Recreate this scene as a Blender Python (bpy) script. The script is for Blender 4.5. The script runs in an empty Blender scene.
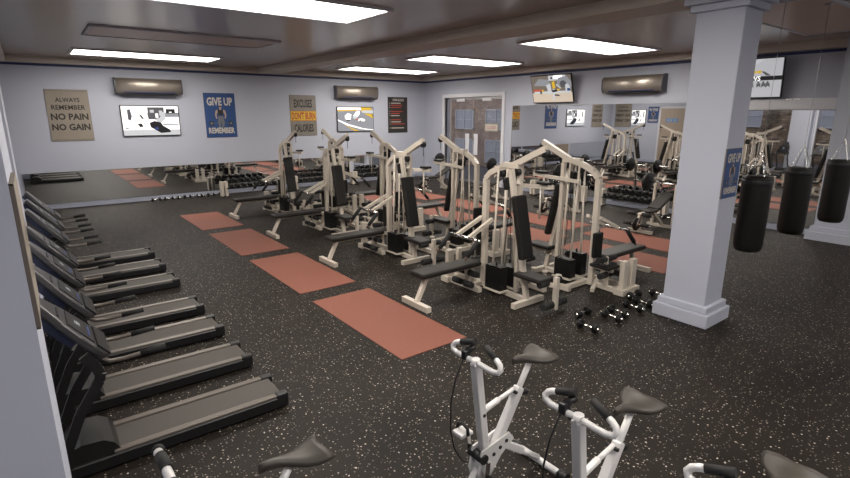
import bpy, bmesh, math, random
from mathutils import Vector, Matrix
random.seed(7)
R = math.radians
sc = bpy.context.scene
col = sc.collection
PI = math.pi

# ------------------------------------------------------------------ materials
MATS = {}
def mat(name, color, rough=0.5, metal=0.0, emit=None, estr=0.0, spec=0.5, coat=0.0):
    m = bpy.data.materials.new(name); m.use_nodes = True
    b = m.node_tree.nodes['Principled BSDF']
    b.inputs['Base Color'].default_value = (*color, 1)
    b.inputs['Roughness'].default_value = rough
    b.inputs['Metallic'].default_value = metal
    b.inputs['Specular IOR Level'].default_value = spec
    if coat: b.inputs['Coat Weight'].default_value = coat
    if emit:
        b.inputs['Emission Color'].default_value = (*emit, 1)
        b.inputs['Emission Strength'].default_value = estr
    MATS[name] = m
    return m
def nodes(m):
    nt = m.node_tree
    return nt, nt.nodes['Principled BSDF']
def noise_tint(m, scale, amount, coord='Object', bump=0.0, bscale=None):
    """multiply base colour by soft noise and add a fine bump"""
    nt, b = nodes(m)
    tc = nt.nodes.new('ShaderNodeTexCoord')
    n = nt.nodes.new('ShaderNodeTexNoise'); n.inputs['Scale'].default_value = scale; n.inputs['Detail'].default_value = 4
    nt.links.new(tc.outputs[coord], n.inputs['Vector'])
    r = nt.nodes.new('ShaderNodeMapRange')
    r.inputs['To Min'].default_value = 1 - amount; r.inputs['To Max'].default_value = 1 + amount
    nt.links.new(n.outputs['Fac'], r.inputs['Value'])
    mx = nt.nodes.new('ShaderNodeMix'); mx.data_type = 'RGBA'; mx.blend_type = 'MULTIPLY'; mx.inputs['Factor'].default_value = 1
    mx.inputs['A'].default_value = b.inputs['Base Color'].default_value
    nt.links.new(r.outputs['Result'], mx.inputs['B'])
    nt.links.new(mx.outputs['Result'], b.inputs['Base Color'])
    if bump:
        n2 = nt.nodes.new('ShaderNodeTexNoise'); n2.inputs['Scale'].default_value = bscale or scale * 8
        nt.links.new(tc.outputs[coord], n2.inputs['Vector'])
        bp = nt.nodes.new('ShaderNodeBump'); bp.inputs['Strength'].default_value = bump; bp.inputs['Distance'].default_value = 0.01
        nt.links.new(n2.outputs['Fac'], bp.inputs['Height'])
        nt.links.new(bp.outputs['Normal'], b.inputs['Normal'])
    return m

wall_m = noise_tint(mat('painted wall', (0.435, 0.455, 0.535), 0.7), 0.6, 0.03, bump=0.05, bscale=60)
ceil_m = noise_tint(mat('polished ceiling panel', (0.34, 0.29, 0.25), 0.24, 0.0, spec=0.9), 0.5, 0.06)
beam_m = mat('painted beam', (0.55, 0.49, 0.43), 0.5)
white_trim = mat('white paint', (0.62, 0.62, 0.66), 0.5)
base_m = mat('blue grey baseboard', (0.36, 0.38, 0.47), 0.45)
blue_m = mat('deep blue trim', (0.02, 0.035, 0.13), 0.5)
mirror_m = mat('mirror silver', (0.86, 0.87, 0.88), 0.015, 1.0)
mirror_back = mat('mirror edge', (0.2, 0.24, 0.26), 0.3)
frame_w = mat('white powder coated steel', (0.60, 0.54, 0.465), 0.35, spec=0.6)
noise_tint(frame_w, 3, 0.04)
bike_w = mat('white enamel tube', (0.66, 0.65, 0.65), 0.28, spec=0.6, coat=0.3)
black_v = mat('black vinyl', (0.010, 0.009, 0.0085), 0.5, spec=.3)
noise_tint(black_v, 30, 0.15, bump=0.15, bscale=250)
bench_v = mat('dark grey vinyl bench', (0.019, 0.0165, 0.0145), 0.5, spec=.35)
noise_tint(bench_v, 40, 0.12, bump=0.15, bscale=250)
foam_m = mat('black foam', (0.012, 0.012, 0.012), 0.8)
iron_m = mat('black iron', (0.007, 0.007, 0.007), 0.42, spec=0.35)
chrome_m = mat('chrome', (0.75, 0.74, 0.72), 0.14, 1.0)
black_p = mat('black plastic', (0.008, 0.008, 0.009), 0.42)
tread_p = mat('treadmill charcoal plastic', (0.012, 0.0115, 0.012), 0.38, spec=0.4)
tread_console = mat('graphite console shell', (0.040, 0.038, 0.040), 0.3, spec=0.6)
belt_m = noise_tint(mat('treadmill belt', (0.050, 0.043, 0.037), 0.6), 30, 0.08)
rail_m = mat('satin grey side rail', (0.13, 0.112, 0.098), 0.35, 0.3)
shell_sky_tint = mat('shell with painted sky reflection', (0.010, 0.017, 0.05), 0.4)  # console back shell; its blue is sky reflection put into the base colour
saddle_m = mat('saddle vinyl', (0.040, 0.034, 0.028), 0.5)
bag_m = noise_tint(mat('black leather bag', (0.010, 0.0088, 0.008), 0.5, spec=.25), 8, 0.2, bump=0.25, bscale=90)
panel_on = mat('lit ceiling panel', (1, 1, 1), 0.5, emit=(1.0, 0.95, 0.88), estr=9.0)
panel_off = noise_tint(mat('unlit ceiling panel', (0.50, 0.36, 0.27), 0.4), 40, 0.08)
steel_m = mat('brushed steel', (0.42, 0.42, 0.43), 0.35, 0.8)
wood_d = noise_tint(mat('tan door leaf', (0.36, 0.29, 0.23), 0.5), 3, 0.06)
canvas_m = noise_tint(mat('tan canvas', (0.27, 0.235, 0.195), 0.7), 5, 0.10)
metal_poster = noise_tint(mat('worn metal sheet', (0.20, 0.18, 0.155), 0.5), 6, 0.35)
ink = mat('black ink', (0.03, 0.027, 0.025), 0.7)
p_blue = mat('poster blue', (0.018, 0.06, 0.19), 0.6)
p_white = mat('poster cream lettering', (0.52, 0.48, 0.44), 0.6)
p_yel = mat('poster yellow', (0.62, 0.42, 0.03), 0.6)
p_red = mat('poster red', (0.40, 0.05, 0.03), 0.6)
p_black = mat('poster black', (0.02, 0.018, 0.017), 0.6)
p_skin = mat('printed skin tone', (0.42, 0.30, 0.22), 0.6)
p_grey = mat('printed grey', (0.14, 0.15, 0.17), 0.6)
p_edge = mat('poster edge', (0.12, 0.10, 0.085), 0.7)
ac_m = mat('bronze air conditioner shell', (0.42, 0.37, 0.32), 0.36, 0.7)
ac_end = mat('dark air conditioner end', (0.10, 0.10, 0.11), 0.4)
mat_red = mat('red rubber mat', (0.215, 0.074, 0.049), 0.75)
noise_tint(mat_red, 25, 0.08, bump=0.1, bscale=400)
asphalt = mat('street paving', (0.12, 0.12, 0.13), 0.9)

def scr(name, c, s=0.75):
    return mat(name, (c[0]*.3, c[1]*.3, c[2]*.3), 0.3, emit=c, estr=s)
S = dict(white=scr('screen white', (1, .97, .94), 1.15), black=scr('screen black', (.012, .012, .015)), grey=scr('screen grey', (.30, .31, .34)),
         lgrey=scr('screen light grey', (.62, .63, .66)), tan=scr('screen tan', (.66, .56, .45)), yellow=scr('screen yellow', (.75, .48, .04)),
         red=scr('screen red', (.55, .10, .05)), dgrey=scr('screen dark grey', (.10, .10, .11)), green=scr('screen olive', (.30, .27, .07)),
         navy=scr('screen navy', (.03, .07, .22)), brown=scr('screen brown', (.19, .16, .13)), sil=scr('screen silver', (.50, .50, .53), .8))

# floor: dark rubber with pale flecks
def floor_material():
    m = bpy.data.materials.new('speckled rubber floor'); m.use_nodes = True
    nt, b = nodes(m)
    L = nt.links.new
    tc = nt.nodes.new('ShaderNodeTexCoord')
    def flecks(scale, thr, keep, seed):
        mp = nt.nodes.new('ShaderNodeMapping'); mp.inputs['Location'].default_value = (seed, seed * .7, 0)
        L(tc.outputs['Object'], mp.inputs['Vector'])
        nz = nt.nodes.new('ShaderNodeTexNoise'); nz.inputs['Scale'].default_value = scale * 1.3
        L(mp.outputs[0], nz.inputs['Vector'])
        ad = nt.nodes.new('ShaderNodeVectorMath'); ad.operation = 'MULTIPLY_ADD'
        L(nz.outputs['Color'], ad.inputs[0]); ad.inputs[1].default_value = (.012, .012, 0); L(mp.outputs[0], ad.inputs[2])
        v = nt.nodes.new('ShaderNodeTexVoronoi'); v.voronoi_dimensions = '2D'; v.inputs['Scale'].default_value = scale
        L(ad.outputs[0], v.inputs['Vector'])
        lt = nt.nodes.new('ShaderNodeMath'); lt.operation = 'LESS_THAN'; lt.inputs[1].default_value = thr
        L(v.outputs['Distance'], lt.inputs[0])
        sp = nt.nodes.new('ShaderNodeSeparateColor'); L(v.outputs['Color'], sp.inputs[0])
        gt = nt.nodes.new('ShaderNodeMath'); gt.operation = 'GREATER_THAN'; gt.inputs[1].default_value = 1 - keep
        L(sp.outputs[0], gt.inputs[0])
        mu = nt.nodes.new('ShaderNodeMath'); mu.operation = 'MULTIPLY'
        L(lt.outputs[0], mu.inputs[0]); L(gt.outputs[0], mu.inputs[1])
        mu2 = nt.nodes.new('ShaderNodeMath'); mu2.operation = 'MULTIPLY'
        L(mu.outputs[0], mu2.inputs[0]); L(sp.outputs[1], mu2.inputs[1])
        return mu2
    a = flecks(22, .135, .29, 0.0)
    c = flecks(50, .21, .20, 3.1)
    mxx = nt.nodes.new('ShaderNodeMath'); mxx.operation = 'MAXIMUM'; L(a.outputs[0], mxx.inputs[0])
    half = nt.nodes.new('ShaderNodeMath'); half.operation = 'MULTIPLY'; half.inputs[1].default_value = .6; L(c.outputs[0], half.inputs[0])
    L(half.outputs[0], mxx.inputs[1])
    n = nt.nodes.new('ShaderNodeTexNoise'); n.inputs['Scale'].default_value = 1.3; n.inputs['Detail'].default_value = 5
    L(tc.outputs['Object'], n.inputs['Vector'])
    n3 = nt.nodes.new('ShaderNodeTexNoise'); n3.inputs['Scale'].default_value = 90; L(tc.outputs['Object'], n3.inputs['Vector'])
    add = nt.nodes.new('ShaderNodeMath'); add.operation = 'MULTIPLY'; L(n.outputs['Fac'], add.inputs[0]); L(n3.outputs['Fac'], add.inputs[1])
    cr = nt.nodes.new('ShaderNodeValToRGB'); cr.color_ramp.elements[0].position = .12; cr.color_ramp.elements[1].position = .42
    cr.color_ramp.elements[0].color = (.0062, .0046, .0034, 1); cr.color_ramp.elements[1].color = (.0200, .0152, .0115, 1)
    L(add.outputs[0], cr.inputs['Fac'])
    mx = nt.nodes.new('ShaderNodeMix'); mx.data_type = 'RGBA'
    L(mxx.outputs[0], mx.inputs['Factor']); L(cr.outputs['Color'], mx.inputs['A']); mx.inputs['B'].default_value = (.62, .55, .48, 1)
    L(mx.outputs['Result'], b.inputs['Base Color'])
    b.inputs['Roughness'].default_value = .6; b.inputs['Specular IOR Level'].default_value = .2
    bp = nt.nodes.new('ShaderNodeBump'); bp.inputs['Strength'].default_value = .15; bp.inputs['Distance'].default_value = .004
    L(n3.outputs['Fac'], bp.inputs['Height']); L(bp.outputs['Normal'], b.inputs['Normal'])
    return m
floor_m = floor_material()

def brick_material(name, c1, c2, mortar, scale, tint_noise=.5, pale_above=None):
    m = bpy.data.materials.new(name); m.use_nodes = True
    nt, b = nodes(m); L = nt.links.new
    tc = nt.nodes.new('ShaderNodeTexCoord')
    sx = nt.nodes.new('ShaderNodeSeparateXYZ'); L(tc.outputs['Object'], sx.inputs[0])
    cx = nt.nodes.new('ShaderNodeCombineXYZ')
    ad = nt.nodes.new('ShaderNodeMath'); L(sx.outputs[0], ad.inputs[0]); L(sx.outputs[1], ad.inputs[1])
    L(ad.outputs[0], cx.inputs[0]); L(sx.outputs[2], cx.inputs[1])
    br = nt.nodes.new('ShaderNodeTexBrick'); br.inputs['Scale'].default_value = scale
    br.inputs['Color1'].default_value = (*c1, 1); br.inputs['Color2'].default_value = (*c2, 1); br.inputs['Mortar'].default_value = (*mortar, 1)
    br.inputs['Mortar Size'].default_value = .012; br.inputs['Brick Width'].default_value = .45; br.inputs['Row Height'].default_value = .17
    nzv = nt.nodes.new('ShaderNodeTexNoise'); nzv.inputs['Scale'].default_value = 3; L(tc.outputs['Object'], nzv.inputs['Vector'])
    va = nt.nodes.new('ShaderNodeVectorMath'); va.operation = 'MULTIPLY_ADD'; L(nzv.outputs['Color'], va.inputs[0]); va.inputs[1].default_value = (.08, .08, 0); L(cx.outputs[0], va.inputs[2])
    L(va.outputs[0], br.inputs['Vector'])
    n = nt.nodes.new('ShaderNodeTexNoise'); n.inputs['Scale'].default_value = 1.6; n.inputs['Detail'].default_value = 6
    L(tc.outputs['Object'], n.inputs['Vector'])
    r = nt.nodes.new('ShaderNodeMapRange'); r.inputs['From Min'].default_value = .3; r.inputs['From Max'].default_value = .7
    r.inputs['To Min'].default_value = 1 - tint_noise; r.inputs['To Max'].default_value = 1 + tint_noise; L(n.outputs['Fac'], r.inputs['Value'])
    mx = nt.nodes.new('ShaderNodeMix'); mx.data_type = 'RGBA'; mx.blend_type = 'MULTIPLY'; mx.inputs['Factor'].default_value = 1
    L(br.outputs['Color'], mx.inputs['A']); L(r.outputs['Result'], mx.inputs['B'])
    out = mx.outputs['Result']
    if pale_above:
        mr = nt.nodes.new('ShaderNodeMapRange'); mr.inputs['From Min'].default_value = pale_above - .5; mr.inputs['From Max'].default_value = pale_above + .6
        ad2 = nt.nodes.new('ShaderNodeMath'); L(sx.outputs[2], ad2.inputs[0]); L(n.outputs['Fac'], ad2.inputs[1]); L(ad2.outputs[0], mr.inputs['Value'])
        m2 = nt.nodes.new('ShaderNodeMix'); m2.data_type = 'RGBA'; L(mr.outputs['Result'], m2.inputs['Factor']); L(out, m2.inputs['A'])
        m2.inputs['B'].default_value = (.62, .56, .48, 1); out = m2.outputs['Result']
    L(out, b.inputs['Base Color'])
    b.inputs['Roughness'].default_value = .9
    return m
stone_m = brick_material('brown stone wall', (.17, .12, .08), (.34, .26, .18), (.07, .055, .045), 1.3, .75, pale_above=3.3)
brick_m = brick_material('grey brick wall', (.34, .235, .18), (.48, .35, .28), (.42, .38, .34), 5.0, .3)

def glass_material():
    m = bpy.data.materials.new('clear window glass'); m.use_nodes = True
    nt = m.node_tree; nt.nodes.clear(); L = nt.links.new
    o = nt.nodes.new('ShaderNodeOutputMaterial'); t = nt.nodes.new('ShaderNodeBsdfTransparent'); g = nt.nodes.new('ShaderNodeBsdfGlossy')
    t.inputs[0].default_value = (.86, .85, .86, 1); g.inputs['Roughness'].default_value = .02
    f = nt.nodes.new('ShaderNodeLayerWeight'); pw = nt.nodes.new('ShaderNodeMath'); pw.operation = 'POWER'; pw.inputs[1].default_value = 3.5
    L(f.outputs['Facing'], pw.inputs[0]); ma = nt.nodes.new('ShaderNodeMath'); ma.operation = 'MULTIPLY_ADD'; ma.inputs[1].default_value = .35; ma.inputs[2].default_value = .03
    L(pw.outputs[0], ma.inputs[0])
    mx = nt.nodes.new('ShaderNodeMixShader'); L(ma.outputs[0], mx.inputs[0]); L(t.outputs[0], mx.inputs[1]); L(g.outputs[0], mx.inputs[2]); L(mx.outputs[0], o.inputs[0])
    return m
glass_m = glass_material()
house_glass = mat('pale house window', (.50, .52, .57), 0.4, spec=.2)

# ------------------------------------------------------------------ builders
class MB:
    def __init__(s): s.bm = bmesh.new(); s.ml = []; s.cur = 0
    def m(s, material):
        if material not in s.ml: s.ml.append(material)
        s.cur = s.ml.index(material); return s
    def _tag(s, faces, smooth=False):
        for f in faces: f.material_index = s.cur; f.smooth = smooth
    def _merge(s, tb, M=None, smooth=None):
        if M is not None: bmesh.ops.transform(tb, matrix=M, verts=tb.verts)
        vm = {v: s.bm.verts.new(v.co) for v in tb.verts}
        for f in tb.faces:
            nf = s.bm.faces.new([vm[v] for v in f.verts]); nf.material_index = s.cur
            nf.smooth = f.smooth if smooth is None else smooth
        tb.free()
    def box(s, x0, x1, y0, y1, z0, z1, bev=0.0, M=None, seg=2):
        tb = bmesh.new(); bmesh.ops.create_cube(tb, size=1)
        bmesh.ops.scale(tb, vec=(x1 - x0, y1 - y0, z1 - z0), verts=tb.verts)
        if bev: bmesh.ops.bevel(tb, geom=tb.edges[:] , offset=bev, segments=seg, affect='EDGES', profile=.5)
        bmesh.ops.translate(tb, vec=((x0 + x1) / 2, (y0 + y1) / 2, (z0 + z1) / 2), verts=tb.verts)
        s._merge(tb, M, smooth=False); return s
    def beam(s, p, q, w, h, side=None, bev=0.0):
        """rectangular bar from p to q; w across (side direction), h the other way"""
        p, q = Vector(p), Vector(q); d = (q - p); L = d.length; d.normalize()
        sd = Vector(side) if side else (Vector((0, 0, 1)).cross(d) if abs(d.z) < .99 else Vector((1, 0, 0)))
        sd = (sd - d * sd.dot(d)).normalized(); up = d.cross(sd)
        M = Matrix(((d.x, sd.x, up.x, (p.x + q.x) / 2), (d.y, sd.y, up.y, (p.y + q.y) / 2), (d.z, sd.z, up.z, (p.z + q.z) / 2), (0, 0, 0, 1)))
        return s.box(-L / 2, L / 2, -w / 2, w / 2, -h / 2, h / 2, bev, M)
    def tube(s, pts, r, n=10, cap=True, rads=None):
        pts = [Vector(p) for p in pts]; rings = []; prev = None
        for i, p in enumerate(pts):
            if i == 0: d = pts[1] - p
            elif i == len(pts) - 1: d = p - pts[-2]
            else: d = (pts[i + 1] - p).normalized() + (p - pts[i - 1]).normalized()
            d.normalize()
            if prev is None:
                u = d.orthogonal().normalized()
            else:
                u = (prev - d * prev.dot(d)).normalized()
            prev = u; w = d.cross(u); rr = rads[i] if rads else r
            rings.append([s.bm.verts.new(p + (u * math.cos(2 * PI * k / n) + w * math.sin(2 * PI * k / n)) * rr) for k in range(n)])
        for a, b in zip(rings, rings[1:]):
            for k in range(n):
                f = s.bm.faces.new((a[k], a[(k + 1) % n], b[(k + 1) % n], b[k])); f.material_index = s.cur; f.smooth = True
        if cap:
            f = s.bm.faces.new(rings[0][::-1]); f.material_index = s.cur
            f = s.bm.faces.new(rings[-1]); f.material_index = s.cur
        return s
    def cyl(s, p, q, r, n=14): return s.tube([p, q], r, n)
    def lathe(s, prof, origin=(0, 0, 0), n=20, axis='z'):
        """prof: list of (radius, height)"""
        rings = []; o = Vector(origin)
        for r, h in prof:
            ring = []
            for k in range(n):
                a = 2 * PI * k / n; c, q = math.cos(a) * r, math.sin(a) * r
                v = {'z': (c, q, h), 'x': (h, c, q), 'y': (q, h, c)}[axis]
                ring.append(s.bm.verts.new(o + Vector(v)))
            rings.append(ring)
        for a, b in zip(rings, rings[1:]):
            for k in range(n):
                f = s.bm.faces.new((a[k], a[(k + 1) % n], b[(k + 1) % n], b[k])); f.material_index = s.cur; f.smooth = True
        f = s.bm.faces.new(rings[0][::-1]); f.material_index = s.cur
        f = s.bm.faces.new(rings[-1]); f.material_index = s.cur
        return s
    def prism(s, poly, M, t, smooth=False):
        """polygon (2-D) in local xy extruded by t along local z, placed by M"""
        a = [s.bm.verts.new(M @ Vector((x, y, 0))) for x, y in poly]
        b = [s.bm.verts.new(M @ Vector((x, y, t))) for x, y in poly]
        f = s.bm.faces.new(a[::-1]); f.material_index = s.cur
        f = s.bm.faces.new(b); f.material_index = s.cur
        k = len(poly)
        for i in range(k):
            f = s.bm.faces.new((a[i], a[(i + 1) % k], b[(i + 1) % k], b[i])); f.material_index = s.cur; f.smooth = smooth
        return s
    def quad(s, pts):
        f = s.bm.faces.new([s.bm.verts.new(Vector(p)) for p in pts]); f.material_index = s.cur; return s
    def sphere(s, c, r, sc3=(1, 1, 1), n=12):
        tb = bmesh.new(); bmesh.ops.create_uvsphere(tb, u_segments=n, v_segments=max(6, n // 2), radius=r)
        bmesh.ops.scale(tb, vec=sc3, verts=tb.verts); bmesh.ops.translate(tb, vec=c, verts=tb.verts)
        s._merge(tb, smooth=True); return s
    def build(s, name, parent=None, material=None):
        me = bpy.data.meshes.new(name)
        bmesh.ops.recalc_face_normals(s.bm, faces=s.bm.faces)
        s.bm.to_mesh(me); s.bm.free()
        for mm in (s.ml or [material]): me.materials.append(mm)
        o = bpy.data.objects.new(name, me); col.objects.link(o)
        if parent: o.parent = parent
        return o
def tag(o, label, cat, group=None, kind=None):
    o['label'] = label; o['category'] = cat
    if group: o['group'] = group
    if kind: o['kind'] = kind
    return o
def thing(name, label, cat, loc=(0, 0, 0), rz=0, group=None):
    o = bpy.data.objects.new(name, None); col.objects.link(o); o.empty_display_size = .1
    o.location = loc; o.rotation_euler = (0, 0, rz)
    return tag(o, label, cat, group)
def struct(o):
    o['kind'] = 'structure'; return o
def copy_tree(o, loc=None, rz=None, label=None, parent=None):
    c = o.copy(); col.objects.link(c)
    if parent: c.parent = parent
    if loc is not None: c.location = loc
    if rz is not None: c.rotation_euler = (0, 0, rz)
    if label: c['label'] = label
    for ch in list(o.children): copy_tree(ch, parent=c)
    return c
def text_into(parent, name, string, w, h, x, z, y, material, bold=0.0):
    """flat lettering in the parent's xz plane (facing -y), fitted to w by h, centred on x, z"""
    cu = bpy.data.curves.new(name, 'FONT'); cu.body = string; cu.size = 1; cu.offset = bold; cu.resolution_u = 2
    to = bpy.data.objects.new(name, cu); col.objects.link(to)
    dg = bpy.context.evaluated_depsgraph_get(); me = bpy.data.meshes.new_from_object(to.evaluated_get(dg))
    bpy.data.objects.remove(to)
    xs = [v.co.x for v in me.vertices]; ys = [v.co.y for v in me.vertices]
    x0, x1, y0, y1 = min(xs), max(xs), min(ys), max(ys)
    for v in me.vertices:
        v.co = Vector((x + ((v.co.x - x0) / (x1 - x0) - .5) * w, y, z + ((v.co.y - y0) / (y1 - y0) - .5) * h))
    me.materials.append(material)
    o = bpy.data.objects.new(name, me); col.objects.link(o); o.parent = parent
    return o

# ------------------------------------------------------------------ room shell
XL, XR, YB, YF, ZC, ZT = -.45, 12.4, 16.15, -3.2, 3.75, 3.6
struct(MB().m(floor_m).box(XL - .2, XR + .2, YF - .2, YB + .2, -.12, 0).build('floor'))
struct(MB().m(ceil_m).box(XL - .2, XR + .2, YF - .2, YB + .2, ZC, ZC + .15).build('ceiling'))
struct(MB().m(wall_m).box(XL - .2, XR + .2, YB, YB + .2, 0, ZC).build('wall_back'))
struct(MB().m(wall_m).box(XL - .2, XR + .2, YF - .2, YF, 0, ZC).build('wall_front'))
# right wall with the door opening (Y 11.95 .. 14.87, z 0 .. 2.97)
w = MB().m(wall_m)
w.box(XR, XR + .2, YF, 11.95, 0, ZC); w.box(XR, XR + .2, 14.87, YB, 0, ZC); w.box(XR, XR + .2, 11.95, 14.87, 2.97, ZC)
struct(w.build('wall_right'))
# left wall with two wide window openings
WIN = [(3.1, 7.0), (7.8, 11.6)]
w = MB().m(wall_m)
w.box(XL - .2, XL, YF, WIN[0][0], 0, ZC); w.box(XL - .2, XL, WIN[0][1], WIN[1][0], 0, ZC); w.box(XL - .2, XL, WIN[1][1], YB, 0, ZC)
for a, b in WIN: w.box(XL - .2, XL, a, b, 0, .12); w.box(XL - .2, XL, a, b, 3.0, ZC)
struct(w.build('wall_left'))

# pilasters and the free-standing column
def pier(x0, x1, y0, y1, name, label):
    t = thing(name, label, 'column', ((x0 + x1) / 2, (y0 + y1) / 2, 0))
    X0, X1, Y0, Y1 = x0 - t.location.x, x1 - t.location.x, y0 - t.location.y, y1 - t.location.y
    MB().m(wall_m).box(X0, X1, Y0, Y1, .2, ZT - .02, .006, seg=1).build('shaft', t)
    p = MB().m(wall_m); p.box(X0 - .08, X1 + .08, Y0 - .08, Y1 + .08, 0, .16, .008, seg=1); p.box(X0 - .045, X1 + .045, Y0 - .045, Y1 + .045, .16, .24, .008, seg=1)
    p.build('plinth', t)
    c = MB().m(wall_m); c.box(X0 - .05, X1 + .05, Y0 - .05, Y1 + .05, 3.45, 3.52, .008, seg=1); c.box(X0 - .1, X1 + .1, Y0 - .1, Y1 + .1, 3.52, ZT, .008, seg=1)
    c.build('capital', t)
    return t
CX0, CX1, CY0, CY1 = 5.90, 6.33, 2.38, 2.87
pier(CX0, CX1, CY0, CY1, 'column', 'square pale grey free-standing column with a stepped plinth')
def pilaster(name, x0, x1, y0, y1, room):
    m = MB().m(wall_m)
    m.box(x0, x1, y0, y1, 0, ZC)
    if room > 0: m.box(x0, x1 + .05, y0 - .05, y1 + .05, 0, .15); m.box(x0, x1 + .025, y0 - .025, y1 + .025, .15, .24)
    else: m.box(x0 - .1, x1, y0 - .1, y1 + .1, 0, .16); m.box(x0 - .05, x1, y0 - .05, y1 + .05, .16, .26)
    return struct(m.build(name))
pilaster('trim_1', XL, -.08, 2.33, 3.05, 1)
pilaster('trim_2', XL, -.16, 7.05, 7.75, 1)
pilaster('trim_3', 12.0, XR, 2.35, 3.05, -1)
# beams: long centre beam, and the boxed edge around the room
struct(MB().m(beam_m).box(5.84, 6.45, YF, YB - .3, ZT, ZC + .01).build('trim_4'))
e = MB().m(beam_m)
e.box(XL, XR, YB - .3, YB, ZT, ZC + .01); e.box(XR - .3, XR, YF, YB - .3, ZT, ZC + .01); e.box(XL, XL + .3, YF, YB - .3, ZT, ZC + .01); e.box(XL, XR, YF, YF + .3, ZT, ZC + .01)
struct(e.build('trim_5'))
# thin blue line under the beams
e = MB().m(blue_m)
e.box(XL, XR, YB - .012, YB, 3.545, ZT); e.box(XR - .012, XR, YF, YB - .012, 3.545, ZT); e.box(XL, XL + .012, 3.1, YB - .012, 3.545, ZT)
struct(e.build('trim_6'))
# baseboards
struct(MB().m(base_m).box(XL, XR, YB - .05, YB, 0, .10, .004, seg=1).build('baseboard_back'))
b = MB().m(base_m); b.box(XR - .05, XR, 3.15, 11.8, 0, .10, .004, seg=1); b.box(XR - .05, XR, 15.0, YB - .05, 0, .10, .004, seg=1); b.box(XR - .05, XR, YF, 2.25, 0, .10, .004, seg=1)
struct(b.build('baseboard_right'))
b = MB().m(base_m); b.box(XL, XL + .03, 11.65, 12.1, 0, .12); b.box(XL, XL + .03, 13.6, YB - .05, 0, .12)
struct(b.build('baseboard_left'))

# windows on the left wall
for i, (a, bb) in enumerate(WIN):
    fr = MB().m(white_trim)
    for y in (a, bb - .06): fr.box(XL - .16, XL - .04, y, y + .06, .12, 3.0)
    for z in (.12, 2.94): fr.box(XL - .16, XL - .04, a, bb, z, z + .06)
    n = 2
    for k in range(1, n): y = a + (bb - a) * k / n; fr.box(XL - .15, XL - .05, y - .025, y + .025, .12, 3.0)
    f = struct(fr.build('window_%d' % (i + 1)))
    MB().m(glass_m).box(XL - .105, XL - .095, a + .05, bb - .05, .17, 2.95).build('pane', f)

# double glass door on the right wall
dr = MB().m(white_trim)
for y in (11.83, 14.87): dr.box(XR - .05, XR + .1, y, y + .12, 0, 3.09)
dr.box(XR - .052, XR + .1, 11.951, 14.869, 2.972, 3.088)
door = struct(dr.build('door_1'))
for (a, bb) in ((11.97, 13.40), (13.42, 14.6)):
    lf = MB().m(steel_m)
    lf.box(XR + .03, XR + .07, a, bb, 0.005, .09); lf.box(XR + .03, XR + .07, a, bb, 2.88, 2.95)
    leaf = lf.build('door_leaf', door)
    MB().m(glass_m).box(XR + .045, XR + .055, a + .01, bb - .01, .09, 2.88).build('pane', leaf)
    yh = 13.62 if a > 13 else 13.18
    hd = MB().m(white_trim); hd.box(XR - .03, XR - .01, yh - .10, yh + .10, 1.0, 1.72, .005, seg=1); hd.cyl((XR - .02, yh, 1.2), (XR + .05, yh, 1.2), .012); hd.cyl((XR - .02, yh, 1.6), (XR + .05, yh, 1.6), .012)
    hd.build('handle', leaf)
    cl = MB().m(white_trim); cl.box(XR - .02, XR + .03, (a + bb) / 2 - .22, (a + bb) / 2 + .22, 2.82, 2.92, .01, seg=1); cl.build('door_closer', leaf)
MB().m(steel_m).box(XR + .03, XR + .07, 14.60, 14.66, 0, 2.95).build('mullion', door)
MB().m(glass_m).box(XR + .045, XR + .055, 14.66, 14.87, .02, 2.95).build('side_pane', door)
sg = thing('door_sign', 'small cream and tan sign stuck on the glass entrance door', 'sign', (XR - .005, 12.44, 1.955), R(-90))
MB().m(canvas_m).box(-.33, .33, 0, .012, -.14, .14).build('board', sg)
MB().m(p_white).box(-.28, .28, -.004, 0, -.10, .10).build('face', sg)
text_into(sg, 'lettering', 'CLOSED', .42, .10, 0, 0, -.007, p_red)

# tan door with restroom sign on the left wall
d2 = MB().m(white_trim)
for y in (12.15, 13.42): d2.box(XL, XL + .04, y, y + .09, 0, 2.75)
d2.box(XL, XL + .04, 12.15, 13.51, 2.66, 2.75)
d2 = struct(d2.build('door_2'))
MB().m(wood_d).box(XL, XL + .03, 12.24, 13.42, .01, 2.66).build('door_leaf', d2)
MB().m(steel_m).box(XL + .03, XL + .07, 12.34, 12.46, 1.0, 1.04).cyl((XL + .03, 12.36, 1.02), (XL + .08, 12.36, 1.02), .02).build('handle', d2)
ws = thing('restroom_sign', 'light blue restroom sign with white figures on the tan door', 'sign', (XL + .045, 12.83, 2.1), R(90))
MB().m(mat('sign light blue', (.16, .28, .50), .5)).box(-.3, .3, -.0, .01, -.1, .1).build('board', ws)
pg = MB().m(p_white)
for k in (-.16, 0.02, .16):
    pg.box(k - .025, k + .025, -.006, -.001, -.06, .02); pg.prism([(k + .02 * math.cos(t * PI / 4), .045 + .02 * math.sin(t * PI / 4)) for t in range(8)], Matrix(((1, 0, 0, 0), (0, 0, 1, -.006), (0, 1, 0, 0), (0, 0, 0, 1))), .005)
pg.build('pictogram', ws)

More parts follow.
